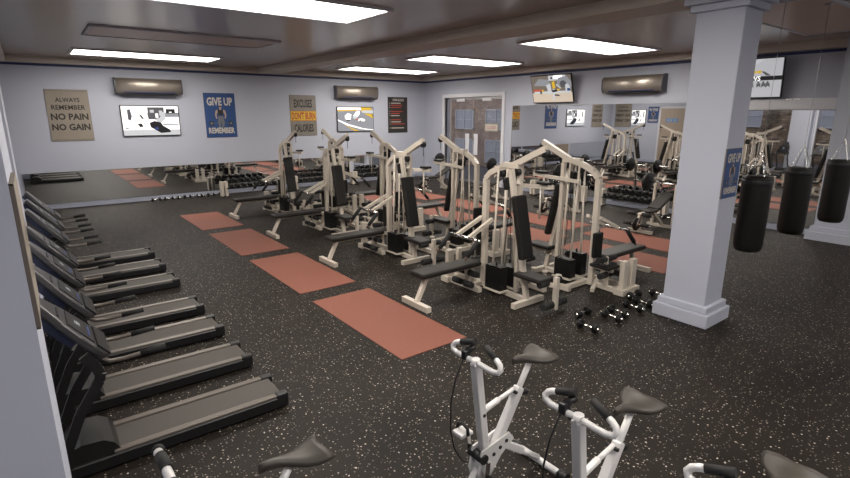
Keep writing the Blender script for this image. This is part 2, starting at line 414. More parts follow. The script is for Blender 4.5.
# mirrors
def mirror(name, x0, x1, y0, y1, z0, z1, label, axis):
    t = thing(name, label, 'mirror', ((x0 + x1) / 2, (y0 + y1) / 2, z0))
    a, b2 = x0 - t.location.x, x1 - t.location.x; c, d = y0 - t.location.y, y1 - t.location.y; h = z1 - z0
    MB().m(mirror_m).box(a, b2, c, d, 0, h).build('mirror_glass', t)
    tr = MB().m(steel_m)
    if axis == 'x':
        tr.box(a, b2, c - .006, d, h, h + .012); tr.box(a - .012, a, c - .006, d, 0, h + .012); tr.box(b2, b2 + .012, c - .006, d, 0, h + .012)
    else:
        tr.box(a - .006, b2, c, d, h, h + .012); tr.box(a - .006, b2, c - .012, c, 0, h + .012); tr.box(a - .006, b2, d, d + .012, 0, h + .012)
    tr.build('edge_trim', t)
    return t
mirror('wall_mirror', -.24, 9.0, YB - .02, YB, .125, .935, 'long low mirror along the foot of the back wall under the posters', 'x')
mirror('wall_mirror', 9.2, 10.55, YB - .02, YB, .125, .935, 'short low mirror panel under the car race television', 'x')
mirror('wall_mirror', XR - .02, XR, 6.0, 11.5, .125, 2.65, 'tall wide mirror on the right wall left of the column', 'y')
mirror('wall_mirror', XR - .02, XR, 3.14, 5.3, .125, 2.47, 'tall mirror on the right wall behind the punching bags', 'y')
rail = thing('mounting_beam', 'pale box beam fixed to the wall above the mirror behind the punching bags', 'beam', (XR - .05, 3.9, 2.48))
MB().m(white_trim).box(-.03, .05, -1.7, 1.5, 0, .22, .008, seg=1).build('box_rail', rail)
br = MB().m(chrome_m)
for y in (-.05, -.9): br.box(-.045, -.03, y - .12, y + .12, .19, .215)
br.build('bracket', rail)

# ------------------------------------------------------------------ outside, seen through the glass
def facade(name, label, x, y0, y1, h, face, m, wins, rz_side):
    t = thing(name, label, 'building', (x, (y0 + y1) / 2, 0))
    hw = (y1 - y0) / 2; dx = .3 * rz_side
    MB().m(m).box(min(0, -dx), max(0, -dx), -hw, hw, -.1, h).build('wall', t)
    for (yc, z0, ww, hh) in wins:
        f = MB().m(white_trim); fx0, fx1 = (0, .06) if rz_side > 0 else (-.06, 0)
        yc -= t.location.y
        f.box(fx0, fx1, yc - ww / 2, yc + ww / 2, z0, z0 + .05); f.box(fx0, fx1, yc - ww / 2, yc + ww / 2, z0 + hh - .05, z0 + hh)
        for k in (-ww / 2, -.02, ww / 2 - .05): f.box(fx0, fx1, yc + k, yc + k + .05, z0, z0 + hh)
        f.box(fx0, fx1, yc - ww / 2, yc + ww / 2, z0 + hh / 2 - .02, z0 + hh / 2 + .02)
        w_ = f.build('window', t)
        gx = .02 * rz_side
        MB().m(house_glass).box(min(0, gx), max(0, gx), yc - ww / 2 + .02, yc + ww / 2 - .02, z0 + .02, z0 + hh - .02).build('pane', w_)
    return t
facade('stone_house', 'brown stone building with pale upper wall across the street', -6.5, -4, 22, 6.2, 1, stone_m,
       [(y, z, 1.5, 1.2) for y in (1.5, 5.0, 8.4, 11.8, 15.2, 18.5) for z in (1.7, 4.1)], 1)
facade('brick_house', 'grey brick building with tall sash windows outside the entrance', 17.5, 10, 26, 7.5, -1, brick_m,
       [(y, z, 1.35, h) for y in (12.85, 15.05, 17.25, 19.45, 21.65, 23.85) for z, h in ((.1, 1.1), (1.66, .95), (3.6, .95), (5.4, .95))], -1)
g = MB().m(asphalt).box(-9, XL - .2, -6, 24, -.2, -.13).box(XR + .2, 20, 4, 28, -.2, -.13).build('pavement')
struct(g)

# ------------------------------------------------------------------ ceiling lights
def panel(x0, x1, y0, y1, on, label):
    t = thing('ceiling_light', label, 'ceiling light', ((x0 + x1) / 2, (y0 + y1) / 2, ZC), 0, 'rectangular ceiling light panels')
    a, b2 = (x1 - x0) / 2, (y1 - y0) / 2
    f = MB().m(white_trim)
    for (p0, p1, q0, q1) in ((-a - .05, a + .05, -b2 - .05, -b2), (-a - .05, a + .05, b2, b2 + .05), (-a - .05, -a, -b2, b2), (a, a + .05, -b2, b2)): f.box(p0, p1, q0, q1, -.03, 0)
    f.build('frame', t)
    MB().m(panel_on if on else panel_off).box(-a, a, -b2, b2, -.02, -.002).build('diffuser', t)
    return t
ROW = {0: 'nearest the back wall', 1: 'second out from the back wall', 2: 'third out from the back wall', 3: 'fourth out from the back wall', 4: 'fifth out from the back wall'}
for j, y in enumerate((13.5, 9.87, 6.06, 2.25, -1.6)):
    for i, (x0, x1) in enumerate(((1.05, 4.05), (7.87, 10.93))):
        on = not ((j == 1 and i == 0) or (j == 3 and i == 1))
        side = 'left of the long beam' if i == 0 else 'right of the long beam'
        if j == 3 and i == 1:
            x0, x1 = 7.6, 10.9
        panel(x0, x1, y, y + 1.12, on, ('bright white' if on else 'unlit brownish') + ' ceiling panel ' + side + ', ' + ROW[j])
        if on:
            l = bpy.data.lights.new('panel_lamp', 'AREA'); l.shape = 'RECTANGLE'; l.size = 2.9; l.size_y = 1.05; l.energy = 62; l.color = (1, .915, .81)
            lo = bpy.data.objects.new('panel_lamp', l); col.objects.link(lo); lo.location = ((x0 + x1) / 2, y + .56, ZC - .04)
        
# ------------------------------------------------------------------ floor mats
def floor_mat(x0, x1, y0, y1, label, group):
    o = MB().m(mat_red).box(-(x1 - x0) / 2, (x1 - x0) / 2, -(y1 - y0) / 2, (y1 - y0) / 2, 0, .008, .002, seg=1).build('floor_mat')
    o.location = ((x0 + x1) / 2, (y0 + y1) / 2, 0); tag(o, label, 'mat', group); return o
MY = [(3.82, 5.87), (6.24, 8.28), (8.66, 10.72), (11.14, 13.18)]
ords = ['nearest the exercise bikes', 'second from the exercise bikes', 'third from the exercise bikes', 'farthest from the exercise bikes']
for k, (a, b2) in enumerate(MY):
    floor_mat(2.65, 3.52, a, b2, 'red rubber floor mat between treadmills and multi-gyms, ' + ords[k], 'red mats beside the treadmills')
ordr = ['nearest the column', 'second from the column', 'third from the column', 'farthest from the column']
for k in range(4):
    y0 = 3.22 + 2.43 * k
    floor_mat(7.47, 8.36, y0 + .45, y0 + 2.5, 'red rubber mat beside the right hand multi-gyms, ' + ordr[k], 'red mats right of the multi-gyms')
    floor_mat(8.76, 9.67, y0 + .83, y0 + 2.88, 'red rubber mat beside the weight benches, ' + ordr[k], 'red mats by the weight benches')

# ------------------------------------------------------------------ treadmills
def make_treadmill(label):
    t = thing('treadmill', label, 'treadmill', group='treadmills in a row along the window wall')
    # local x: 0 = front (console end) .. 1.53 = rear, y across
    f = MB().m(black_p)
    for s in (-1, 1):
        y = s * .275
        f.box(.02, 1.52, y - .035, y + .035, .012, .105, .01, seg=1)
    f.box(.05, 1.45, -.25, .25, .03, .08)
    f.build('base_frame', t)
    b2 = MB().m(belt_m); b2.box(.28, 1.51, -.215, .215, .06, .118, .02); b2.build('belt', t)
    for s in (-1, 1):
        MB().m(rail_m).box(.28, 1.45, min(s * .218, s * .30), max(s * .218, s * .30), .103, .126, .005, seg=1).build('side_rail', t)
        MB().m(black_p).box(1.44, 1.545, min(s * .205, s * .312), max(s * .205, s * .312), .01, .132, .018).build('end_cap', t)
    hood = MB().m(tread_p)
    M = Matrix(((1, 0, 0, 0), (0, 0, -1, .27), (0, 1, 0, 0), (0, 0, 0, 1)))
    hood.prism([(0, .02), (.32, .02), (.32, .13), (.29, .185), (.23, .225), (.10, .235), (.03, .21), (0, .14)], M, .54)
    hood.build('motor_cover', t)
    for s in (-1, 1):
        u = MB().m(tread_p); y = s * .285
        pts = [(-.0, .02), (.03, .24), (.13, .47), (.262, .67), (.275, .72), (.25, .79), (.20, .87)]
        for (x0, z0), (x1, z1) in zip(pts, pts[1:]):
            u.beam((x0, y, z0), (x1, y, z1), .04, .062, side=(0, 1, 0))
        u.build('upright', t)
    # console: sloped panel from (x .33, z .97) up to (x .02, z 1.38)
    p0 = Vector((.335, 0, .82)); p1 = Vector((-.025, 0, 1.265)); d = (p1 - p0); Ls = d.length; d.normalize(); nrm = Vector((0, 1, 0)).cross(d) * -1
    if nrm.x < 0: nrm = -nrm
    M = Matrix(((0, d.x, nrm.x, p0.x), (1, d.y, nrm.y, p0.y), (0, d.z, nrm.z, p0.z), (0, 0, 0, 1)))
    outline = [(-.27, 0), (.27, 0), (.30, .03), (.31, .10), (.30, .22), (.255, .36), (.17, .48), (.12, Ls), (-.12, Ls), (-.17, .48), (-.255, .36), (-.30, .22), (-.31, .10), (-.30, .03)]
    c = MB().m(tread_console); c.prism(outline, M @ Matrix.Translation((0, 0, -.03)), .05, smooth=False)
    cons = c.build('console', t)
    bev = cons.modifiers.new('round', 'BEVEL'); bev.width = .012; bev.segments = 2; bev.limit_method = 'ANGLE'
    bk = MB().m(shell_sky_tint); bk.prism([(x * .72, .20 + (y - .1) * .75) for x, y in outline if y > .08], M @ Matrix.Translation((0, 0, -.085)), .055); bk.build('back_shell', cons)
    lw = MB().m(tread_p); lw.prism([(-.29, .01), (.29, .01), (.29, .11), (-.29, .11)], M @ Matrix.Translation((0, 0, .02)), .012); lw.build('control_strip', cons)
    sm = MB().m(black_p); sm.prism([(-.24, .125), (.24, .125), (.215, .33), (-.215, .33)], M @ Matrix.Translation((0, 0, .02)), .006); scn = sm.build('screen', cons)
    up = MB().m(tread_p); up.prism([(-.14, .385), (.14, .385), (.13, .40), (-.13, .40)], M @ Matrix.Translation((0, 0, .02)), .006); up.build('vent_slot', cons)
    # digits on the screen
    cu = bpy.data.curves.new('digits', 'FONT'); cu.body = '188'; cu.size = .07; cu.align_x = 'CENTER'; cu.resolution_u = 1
    to = bpy.data.objects.new('digits', cu); col.objects.link(to)
    me = bpy.data.meshes.new_from_object(to.evaluated_get(bpy.context.evaluated_depsgraph_get())); bpy.data.objects.remove(to)
    me.transform(M @ Matrix.Translation((0, .225, .029))); me.materials.append(S['lgrey'])
    o = bpy.data.objects.new('digits', me); col.objects.link(o); o.parent = scn
    led = MB().m(mat('blue indicator', (.02, .04, .15), .4, emit=(.05, .09, .35), estr=.35))
    led.prism([(-.13, .155), (.12, .155), (.12, .163), (-.13, .163)], M @ Matrix.Translation((0, 0, .024)), .004)
    led.build('indicator_strip', scn)
    for s in (-1, 1):
        y = s * .285
        h = MB().m(chrome_m if False else rail_m); h.tube([(.28, y * .92, .83), (.34, y, .79), (.42, y, .785), (.50, y, .79), (.58, y, .797)], .0155, 10)
        hr = h.build('handrail', t)
        g2 = MB().m(foam_m); g2.tube([(.52, y, .792), (.68, y, .803)], .0205, 10); g2.build('grip', hr)
    return t
HW = .215
TY = [3.73, 4.59, 5.48, 6.28, 7.55, 8.48, 9.36]
tl = ['black treadmill nearest the camera, first of the row by the windows', 'black treadmill second in the row, next to the nearest one', 'black treadmill third in the row from the camera',
      'black treadmill fourth in the row, just before the wider gap', 'black treadmill fifth in the row, just past the wider gap', 'black treadmill sixth in the row from the camera', 'black treadmill at the far end of the row']
t0 = make_treadmill(tl[0]); t0.location = (-.12, TY[0] + HW, 0)
def narrow(o):
    for c in o.children:
        c.data.transform(Matrix.Scale(HW / .312, 4, (0, 1, 0))); narrow(c)
narrow(t0)
for k in range(1, 7): copy_tree(t0, loc=(-.12, TY[k] + HW, 0), label=tl[k])

# ------------------------------------------------------------------ multi-gym stations
def make_gym(label):
    """origin at the foot of the main post; seat side = -y, bench side = -x, foot-plate side = +y"""
    t = thing('multi_gym', label, 'gym machine', group='white steel multi-gyms in two rows')
    T = .065
    f = MB().m(frame_w)                                         # floor frame
    f.beam((0, .40, .04), (-.06, -.92, .04), T, .06)
    f.beam((-.36, -.90, .04), (.20, -.90, .04), T, .07)
    f.beam((-.26, -.20, .04), (-.26, .38, .04), T, .07)
    f.beam((0, .02, .04), (-.30, .02, .04), T, .06)
    f.beam((0, -.10, .04), (.46, -.10, .04), T, .06)
    f.beam((.46, -.02, .04), (.46, -.74, .04), T, .07)
    f.beam((-.26, -.05, .04), (.26, .20, .04), .05, .05)
    for y in (-.22, -.46, -.66):
        f.cyl((.46, y, .07), (.46, y, .19), .025); f.cyl((.46, y, .17), (.46, y, .20), .045)
    f.build('base_frame', t)
    p = MB().m(frame_w)                                         # main post
    pts = [(0, 0, .03), (0, 0, 1.54), (0, -.09, 1.63), (0, -.24, 1.70), (0, -.46, 1.758)]
    for a, b2 in zip(pts, pts[1:]): p.beam(a, b2, T, .075, side=(1, 0, 0))
    p.build('post', t)
    a = MB().m(frame_w)                                         # lat arm
    a.box(-.045, .045, -.60, -.30, 1.725, 1.79)
    a.beam((0, -.50, 1.765), (0, -1.0, 1.995), T, .075, side=(1, 0, 0))
    arm = a.build('top_arm', t)
    for (y, z) in ((-1.0, 1.955), (-.56, 1.70), (-.30, 1.66)):
        m = MB().m(black_p); m.lathe([(.012, -.022), (.05, -.022), (.05, -.012), (.036, -.006), (.036, .006), (.05, .012), (.05, .022), (.012, .022)], (0, y, z - .02), 16, 'x'); m.build('pulley', arm)
    # second column beside the stacks
    MB().m(frame_w).beam((.05, -.58, .06), (.05, -.56, 1.72), .055, .055, side=(1, 0, 0)).build('rear_post', t)
    gr = MB().m(chrome_m)                                       # guide rods
    for x in (-.12, .14):
        for dy in (-.08, .08): gr.m(frame_w).cyl((x, -.36 + dy, .08), (x * .5, -.36 + dy, 1.72), .014, 8)
    gr.build('guide_rods', t)
    for x in (-.12, .14):
        s = MB().m(iron_m)
        n = 12 if x < 0 else 10
        for k in range(n): s.box(x - .068, x + .068, -.50, -.22, .085 + k * .0275, .085 + k * .0275 + .023)
        s.cyl((x, -.36, .4), (x, -.36, .46), .016, 8)
        st = s.build('weight_stack', t)
        MB().m(frame_w).box(x - .085, x + .085, -.52, -.20, .06, .085).build('stack_tray', st)
    cb = MB().m(black_p); cb.tube([(0, -1.0, 1.93), (0, -1.0, 1.75)], .005, 6); cb.tube([(0, -.50, 1.69), (0, -.36, .46)], .005, 6); cb.tube([(.05, -.40, 1.6), (.05, -.45, .5)], .005, 6)
    cb.build('cable', t)
    # leaning mast with back pad
    m0, m1 = Vector((-.08, -.88, .05)), Vector((-.08, -.52, 1.72))
    MB().m(frame_w).beam(m0, m1, .06, .06, side=(1, 0, 0)).build('mast', t)
    def onm(z, off): q = m0.lerp(m1, (z - m0.z) / (m1.z - m0.z)); return Vector((-.09, q.y - off, z))
    a0, a1 = onm(.60, .085), onm(1.40, .085)
    MB().m(black_v).beam(a0, a1, .22, .085, side=(1, 0, 0), bev=.025).build('back_pad', t)
    h0, h1 = onm(1.44, -.12), onm(1.60, -.12)
    MB().m(black_v).beam(h0 + Vector((.07, 0, 0)), h1 + Vector((.07, 0, 0)), .15, .10, side=(1, 0, 0), bev=.02).build('head_pad', t)
    # fly arms running forward at shoulder height
    fa = MB().m(frame_w); fa.beam((0.12, -.22, 1.48), (0.12, -1.04, 1.52), .045, .045, side=(1, 0, 0)); fa.beam((.12, -.42, 1.49), (0, -.58, 1.55), .05, .05)
    fa.cyl((.12, -.85, 1.52), (.12, -.85, 1.1), .012, 8)
    ar = fa.build('fly_arm', t)
    MB().m(black_v).box(.06, .18, -.99, -.82, 1.545, 1.58, .012).build('elbow_pad', ar)
    # seat
    MB().m(black_v).box(-.22, .05, -1.20, -.74, .365, .425, .025).build('seat', t)
    sf = MB().m(frame_w); sf.beam((-.08, -.78, .33), (-.02, -1.27, .345), .05, .05, side=(1, 0, 0)); sf.box(-.11, -.05, -.9, -.72, .28, .37); sf.build('seat_support', t)
    lg = MB().m(frame_w).beam((0, -1.27, .03), (0, -1.27, .45), .055, .055, side=(1, 0, 0)).cyl((-.2, -1.25, .10), (.2, -1.25, .10), .015, 8).build('leg_lever', t)
    for s in (-1, 1):
        MB().m(foam_m).cyl((s * .04, -1.25, .10), (s * .21, -1.25, .10), .048).build('foam_roller', lg)
        MB().m(foam_m).cyl((s * .04, -1.17, .40 - .04), (s * .20, -1.17, .40 - .04), .045).build('foam_roller', lg)
    # flat bench along -x
    MB().m(bench_v).box(-1.22, -.20, -.165, .125, .365, .432, .024).build('bench_pad', t)
    bf = MB().m(frame_w)
    bf.beam((-1.08, -.05, .36), (-1.26, -.08, .06), .06, .05, side=(0, 1, 0)); bf.beam((-1.27, -.35, .035), (-1.27, .19, .035), .07, .07)
    bf.beam((-1.12, -.02, .345), (-.05, -.02, .34), .05, .045)
    bf.beam((-.36, -.02, .35), (-.30, -.02, .05), .05, .05, side=(0, 1, 0))
    bf.build('bench_frame', t)
    for z, x in ((.14, -.42), (.27, -.33)):
        for s in (-1, 1): MB().m(foam_m).cyl((x, -.02 + s * .03, z), (x, -.02 + s * .19, z), .042).build('foam_roller', t)
    # press arms
    pa = MB().m(frame_w)
    for s in (-1, 1): pa.beam((-.02, s * .10 - .05, 1.0), (-.47, s * .12 - .05, .80), .045, .045, side=(0, 1, 0))
    pr_ = pa.build('press_arm', t)
    MB().m(chrome_m).cyl((-.47, -.40, .80), (-.47, .24, .80), .022, 12).build('cross_bar', pr_)
    for y in (-.36, .20):
        MB().m(chrome_m).cyl((-.47, y, .80), (-.66, y + .05, .56), .017, 10).build('handle', pr_)
        MB().m(foam_m).cyl((-.46, y, .81), (-.625, y + .043, .60), .030, 12).build('grip', pr_)
    # foot-plate station on the +y side
    MB().m(black_v).box(-.08, .11, .036, .095, .44, .80, .02).build('lumbar_pad', t)
    MB().m(black_v).box(-.12, .14, .04, .36, .325, .375, .02).build('low_seat', t)
    lo = MB().m(frame_w); lo.beam((0, 0, .30), (0, .33, .30), .05, .05, side=(1, 0, 0)); lo.beam((0, .24, .06), (0, .24, .30), .05, .05, side=(1, 0, 0)); lo.beam((0, .22, .48), (0, .22, .36), .04, .04, side=(1, 0, 0)); lo.build('seat_support', t)
    for z, y in ((.45, .22), (.24, .26)):
        for s in (-1, 1): MB().m(foam_m).cyl((s * .03, y, z), (s * .20, y, z), .042).build('foam_roller', t)
    fp = MB().m(frame_w)
    fp.box(-.34, .06, .40, .55, 0, .08); fp.beam((-.02, .36, .04), (-.14, .44, .04), .06, .06)
    for s in (-1, 1): fp.box(-.14 + s * .10 - .055, -.14 + s * .10 + .055, .44, .51, .07, .47, .006)
    fp.build('foot_plate', t)
    return t
AX, AY, BX, BY, PT = 4.90, 4.98, 6.11, 4.03, 2.425
who = ['nearest the column', 'second back from the bikes', 'third back from the bikes', 'farthest back, near the back wall']
gA = None
for k in range(4):
    la = 'white multi-gym with bench facing the treadmills, ' + ['nearest the exercise bikes', 'second from the exercise bikes', 'third from the exercise bikes', 'nearest the back wall'][k]
    lb = 'white multi-gym with bench facing the right wall, ' + ['nearest the column', 'second from the column', 'third from the column', 'nearest the back wall'][k]
    if gA is None: gA = make_gym(la); gA.location = (AX, AY, 0)
    else: copy_tree(gA, loc=(AX, AY + PT * k, 0), label=la)
    copy_tree(gA, loc=(BX, BY + PT * k, 0), rz=PI, label=lb)

# ------------------------------------------------------------------ exercise bikes
def saddle_mesh(m, cx, cz, L=.27, W=.20):
    """saddle: nose toward -x, wide at the back (+x)"""
    n = 12; rows = []
    for i in range(n + 1):
        u = i / n
        x = cx - L / 2 + L * u
        hw = .016 + (W / 2 - .016) * (1 / (1 + math.exp(-(u - .62) * 8.5))) / .962 + .010 * u
        if u < .08: hw *= .55 + u * 5.6
        zt = cz + .016 * math.cos((u - .1) * 5.2) + .012 * u
        th = .028 + .022 * u
        ring = []
        for k in range(12):
            a = 2 * PI * k / 12
            ca = math.cos(a); yy = ca * hw; zz = math.sin(a)
            zz = zz * (.020 if zz > 0 else th * (1 - .35 * u * abs(ca))) - .020 * u * ca * ca
            ring.append(m.bm.verts.new((x + .045 * (abs(ca) - .6) * u ** 5, yy, zt + zz)))
        rows.append(ring)
    for a, b2 in zip(rows, rows[1:]):
        for k in range(12):
            f = m.bm.faces.new((a[k], a[(k + 1) % 12], b2[(k + 1) % 12], b2[k])); f.smooth = True; f.material_index = m.cur
    m.bm.faces.new(rows[0][::-1]).material_index = m.cur; m.bm.faces.new(rows[-1]).material_index = m.cur
def make_bike(label):
    """origin on the floor below the head tube; rider faces -x"""
    t = thing('exercise_bike', label, 'exercise bike', group='white folding exercise bikes')
    hd = MB().m(bike_w); hd.beam((.10, 0, .30), (0, 0, .99), .055, .052, side=(0, 1, 0), bev=.008); hd.build('front_tube', t)
    fl = MB().m(bike_w); fl.beam((.12, 0, .36), (-.10, 0, .04), .05, .05, side=(0, 1, 0), bev=.006); fl.build('front_leg', t)
    st = MB().m(bike_w); st.beam((.14, 0, .28), (.39, 0, .70), .052, .058, side=(0, 1, 0), bev=.008); st.build('seat_tube', t)
    rl = MB().m(bike_w); rl.beam((.22, 0, .37), (.44, 0, .21), .045, .05, side=(0, 1, 0), bev=.006); rl.tube([(.40, 0, .235), (.62, 0, .07)], .021, 10); rl.build('rear_leg', t)
    for x, nm in ((-.12, 'front_foot'), (.64, 'rear_foot')):
        ft = MB().m(bike_w).cyl((x, -.20, .035), (x, .20, .035), .024, 12).build(nm, t)
        for s in (-1, 1): MB().m(black_p).cyl((x, s * .17, .035), (x, s * .235, .035), .034, 12).build('end_cap', ft)
    sp = MB().m(bike_w).tube([(.35, 0, .63), (.475, 0, .84)], .019, 12).build('seat_post', t)
    kn = MB().m(black_p).cyl((.40, 0, .66), (.455, 0, .64), .022, 12).build('clamp_knob', t)
    sd = MB().m(saddle_m); saddle_mesh(sd, .462, .885, .29, .245); sd.build('saddle', t)
    br = MB().m(bike_w); br.tube([(.045, .0, .64), (.20, 0, .675)], .019, 10); br.tube([(.19, 0, .672), (.335, 0, .70)], .014, 10); br.build('brace', t)
    bo = MB().m(black_p); 
    for x, z in ((.055, .635), (.33, .69)): bo.cyl((x, -.034, z), (x, .034, z), .011, 8)
    bo.build('bolt', t)
    # gusset plate with holes marked by bolts
    Mp = Matrix(((1, 0, 0, 0), (0, 0, 1, 0), (0, 1, 0, 0), (0, 0, 0, 1)))
    pl = MB().m(bike_w)
    for y in (-.045, .033): pl.prism([(.00, .26), (.03, .40), (.27, .44), (.31, .38), (.20, .31), (.10, .19), (.02, .20)], Mp @ Matrix.Translation((0, 0, y)), .012)
    plo = pl.build('gusset_plate', t)
    ho = MB().m(black_p)
    for x, z in ((.13, .345), (.185, .37), (.24, .395)): ho.cyl((x, -.052, z), (x, .052, z), .012, 10)
    ho.build('bolt', plo)
    # flywheel housing and cranks
    hb = MB().m(black_p); hb.cyl((.045, -.056, .345), (.045, .07, .345), .032, 16); hub = hb.build('hub', t)
    wh = MB().m(iron_m); wh.m(bike_w).lathe([(.01, -.055), (.045, -.055), (.05, -.045), (.05, .045), (.045, .055), (.01, .055)], (.075, 0, .262), 20, 'y'); wh.build('flywheel', t)
    for s, (px_, pz) in ((1, (.045, .43)), (-1, (.02, .235))):
        c = MB().m(chrome_m).beam((.045, s * .085, .345), (px_, s * .10, pz), .014, .026, side=(0, 1, 0)).build('crank', t)
        pd = MB().m(bike_w).box(px_ - .05, px_ + .05, s * .15 - .045, s * .15 + .045, pz - .014, pz + .012, .006).build('pedal', c)
        MB().m(foam_m).tube([(px_ - .0, s * .15 - .05, pz), (px_ - .0, s * .15 - .045, pz + .045), (px_, s * .15, pz + .06), (px_, s * .15 + .045, pz + .045), (px_, s * .15 + .05, pz)], .011, 8).build('pedal_strap', c)
    # handlebar
    hb = MB().m(bike_w)
    for s in (-1, 1):
        pts = [(0, 0, .995), (-.008, s * .10, .997), (-.012, s * .155, 1.0), (-.010, s * .190, 1.010), (-.002, s * .200, 1.028), (.006, s * .188, 1.046), (.012, s * .165, 1.058), (.018, s * .13, 1.068)]
        hb.tube(pts, .0165, 10)
    hb.cyl((0, 0, .96), (0, 0, 1.015), .026, 12)
    ha = hb.build('handlebar', t)
    for s in (-1, 1): MB().m(foam_m).tube([(.016, s * .145, 1.064), (.034, s * .045, 1.098)], .0195, 12).build('grip', ha)
    tk = MB().m(black_p); tk.box(-.03, .02, .060, .10, .985, 1.045, .008); tk.cyl((.0, .08, 1.03), (.05, .06, 1.06), .020, 12); tk.box(.0, .035, .045, .06, .96, 1.0); tk.build('tension_control', ha)
    MB().m(black_p).tube([(-.02, .09, .98), (-.06, .11, .85), (-.085, .12, .70), (-.085, .12, .52), (-.06, .11, .38), (-.02, .08, .29), (.04, .055, .26)], .0055, 6).build('cable', t)
    return t
bk = make_bike('white folding exercise bike with black saddle, nearest the red mats'); bk.location = (1.88, 1.955, 0)
copy_tree(bk, loc=(1.88, 1.245, 0), label='white folding exercise bike with black saddle, middle one of the right hand row')
copy_tree(bk, loc=(1.88, .535, 0), label='white folding exercise bike cut off by the bottom right of the view')
# upright bike with a straight handlebar beside the treadmills
t = thing('exercise_bike', 'exercise bike with straight foam handlebar close to the nearest treadmill', 'exercise bike', (.22, 1.95, 0), 0, 'white folding exercise bikes')
hd = MB().m(bike_w); hd.beam((.10, 0, .30), (.04, 0, .99), .055, .052, side=(0, 1, 0), bev=.008); hd.build('front_tube', t)
MB().m(bike_w).beam((.12, 0, .34), (-.05, 0, .04), .05, .05, side=(0, 1, 0)).build('front_leg', t)
MB().m(bike_w).beam((.14, 0, .28), (.41, 0, .70), .052, .058, side=(0, 1, 0), bev=.008).build('seat_tube', t)
MB().m(bike_w).tube([(.22, 0, .36), (.64, 0, .07)], .024, 10).build('rear_leg', t)
for x, nm in ((-.06, 'front_foot'), (.66, 'rear_foot')): MB().m(bike_w).cyl((x, -.2, .035), (x, .2, .035), .024, 12).build(nm, t)
MB().m(bike_w).tube([(.37, 0, .63), (.50, 0, .84)], .019, 12).build('seat_post', t)
sd = MB().m(saddle_m); saddle_mesh(sd, .515, .885, .30, .20); sd.build('saddle', t)
MB().m(iron_m).lathe([(.02, -.03), (.13, -.03), (.145, -.02), (.145, .02), (.13, .03), (.02, .03)], (.10, 0, .28), 24, 'y').build('flywheel', t)
hb = MB().m(bike_w); hb.cyl((.03, -.20, 1.03), (.02, .20, 1.03), .019, 12); ha = hb.build('handlebar', t)
for s in (-1, 1):
    MB().m(foam_m).cyl((.028, s * .045, 1.03), (.022, s * .155, 1.03), .0235, 12).build('grip', ha)
    MB().m(foam_m).sphere((.022, s * .20, 1.03), .026, (1, .8, 1), 12).build('end_cap', ha)

# ------------------------------------------------------------------ dumbbells
def dumbbell_floor(L=.30, r=.055):
    t = thing('dumbbell', 'x', 'dumbbell', group='chrome handled dumbbells lying near the column')
    MB().m(chrome_m).cyl((-L / 2, 0, r), (L / 2, 0, r), .014, 10).build('handle', t)
    for s in (-1, 1):
        for d, rr in ((.30, r), (.36, r * .86)):
            x = s * L * d
            MB().m(iron_m).lathe([(.010, -.012), (rr * .94, -.012), (rr, -.006), (rr, .006), (rr * .94, .012), (.010, .012)], (x, 0, r), 18, 'x').build('weight_plate', t)
        MB().m(chrome_m).lathe([(.010, -.010), (.022, -.010), (.022, .010), (.010, .010)], (s * L * .43, 0, r), 12, 'x').build('collar', t)
    return t
spots = [(5.05, 3.40, 2, 'black and chrome dumbbell at the back left of the floor group, nearest the rollers'), (4.74, 3.12, -88, 'black and chrome dumbbell nearest the exercise bikes'),
         (5.22, 3.12, -91, 'third black and chrome dumbbell along the floor from the left'), (5.42, 3.16, -94, 'fourth black and chrome dumbbell along the floor from the left'),
         (5.72, 3.14, -90, 'fifth black and chrome dumbbell along the floor from the left'), (5.95, 3.14, -95, 'black and chrome dumbbell beside the column plinth, second from it'),
         (6.12, 3.36, -3, 'black dumbbell turned crosswise below the multi-gym foot plate'), (6.42, 3.17, -80, 'black and chrome dumbbell partly hidden behind the column plinth')]
d0 = None
for (x, y, a, lb) in spots:
    if d0 is None: d0 = dumbbell_floor(); d0['label'] = lb; d0.location = (x, y, 0); d0.rotation_euler = (0, 0, R(a))
    else: copy_tree(d0, loc=(x, y, 0), rz=R(a), label=lb)
# dumbbells on the floor by the back wall
wl = ['leftmost', 'second from the left', 'third from the left', 'fourth from the left', 'fifth from the left', 'rightmost']
for i, (x, a) in enumerate(((2.62, 8), (2.95, -5), (3.28, 12), (3.62, -8), (3.93, 5), (4.27, 10))):
    c = copy_tree(d0, loc=(x, 15.82, 0), rz=R(a), label='dumbbell on the floor against the back wall mirror, ' + wl[i] + ' of the line'); c['group'] = 'dumbbells lying along the back wall'

for i, (x, y, a) in enumerate(((11.55, 6.05, 80), (11.55, 5.72, 95), (11.55, 5.40, 85))):
    c = copy_tree(d0, loc=(x, y, 0), rz=R(a), label='dumbbell on the floor behind the nearest weight bench, ' + ['left', 'middle', 'right'][i] + ' one of three'); c['group'] = 'dumbbells behind the nearest weight bench'
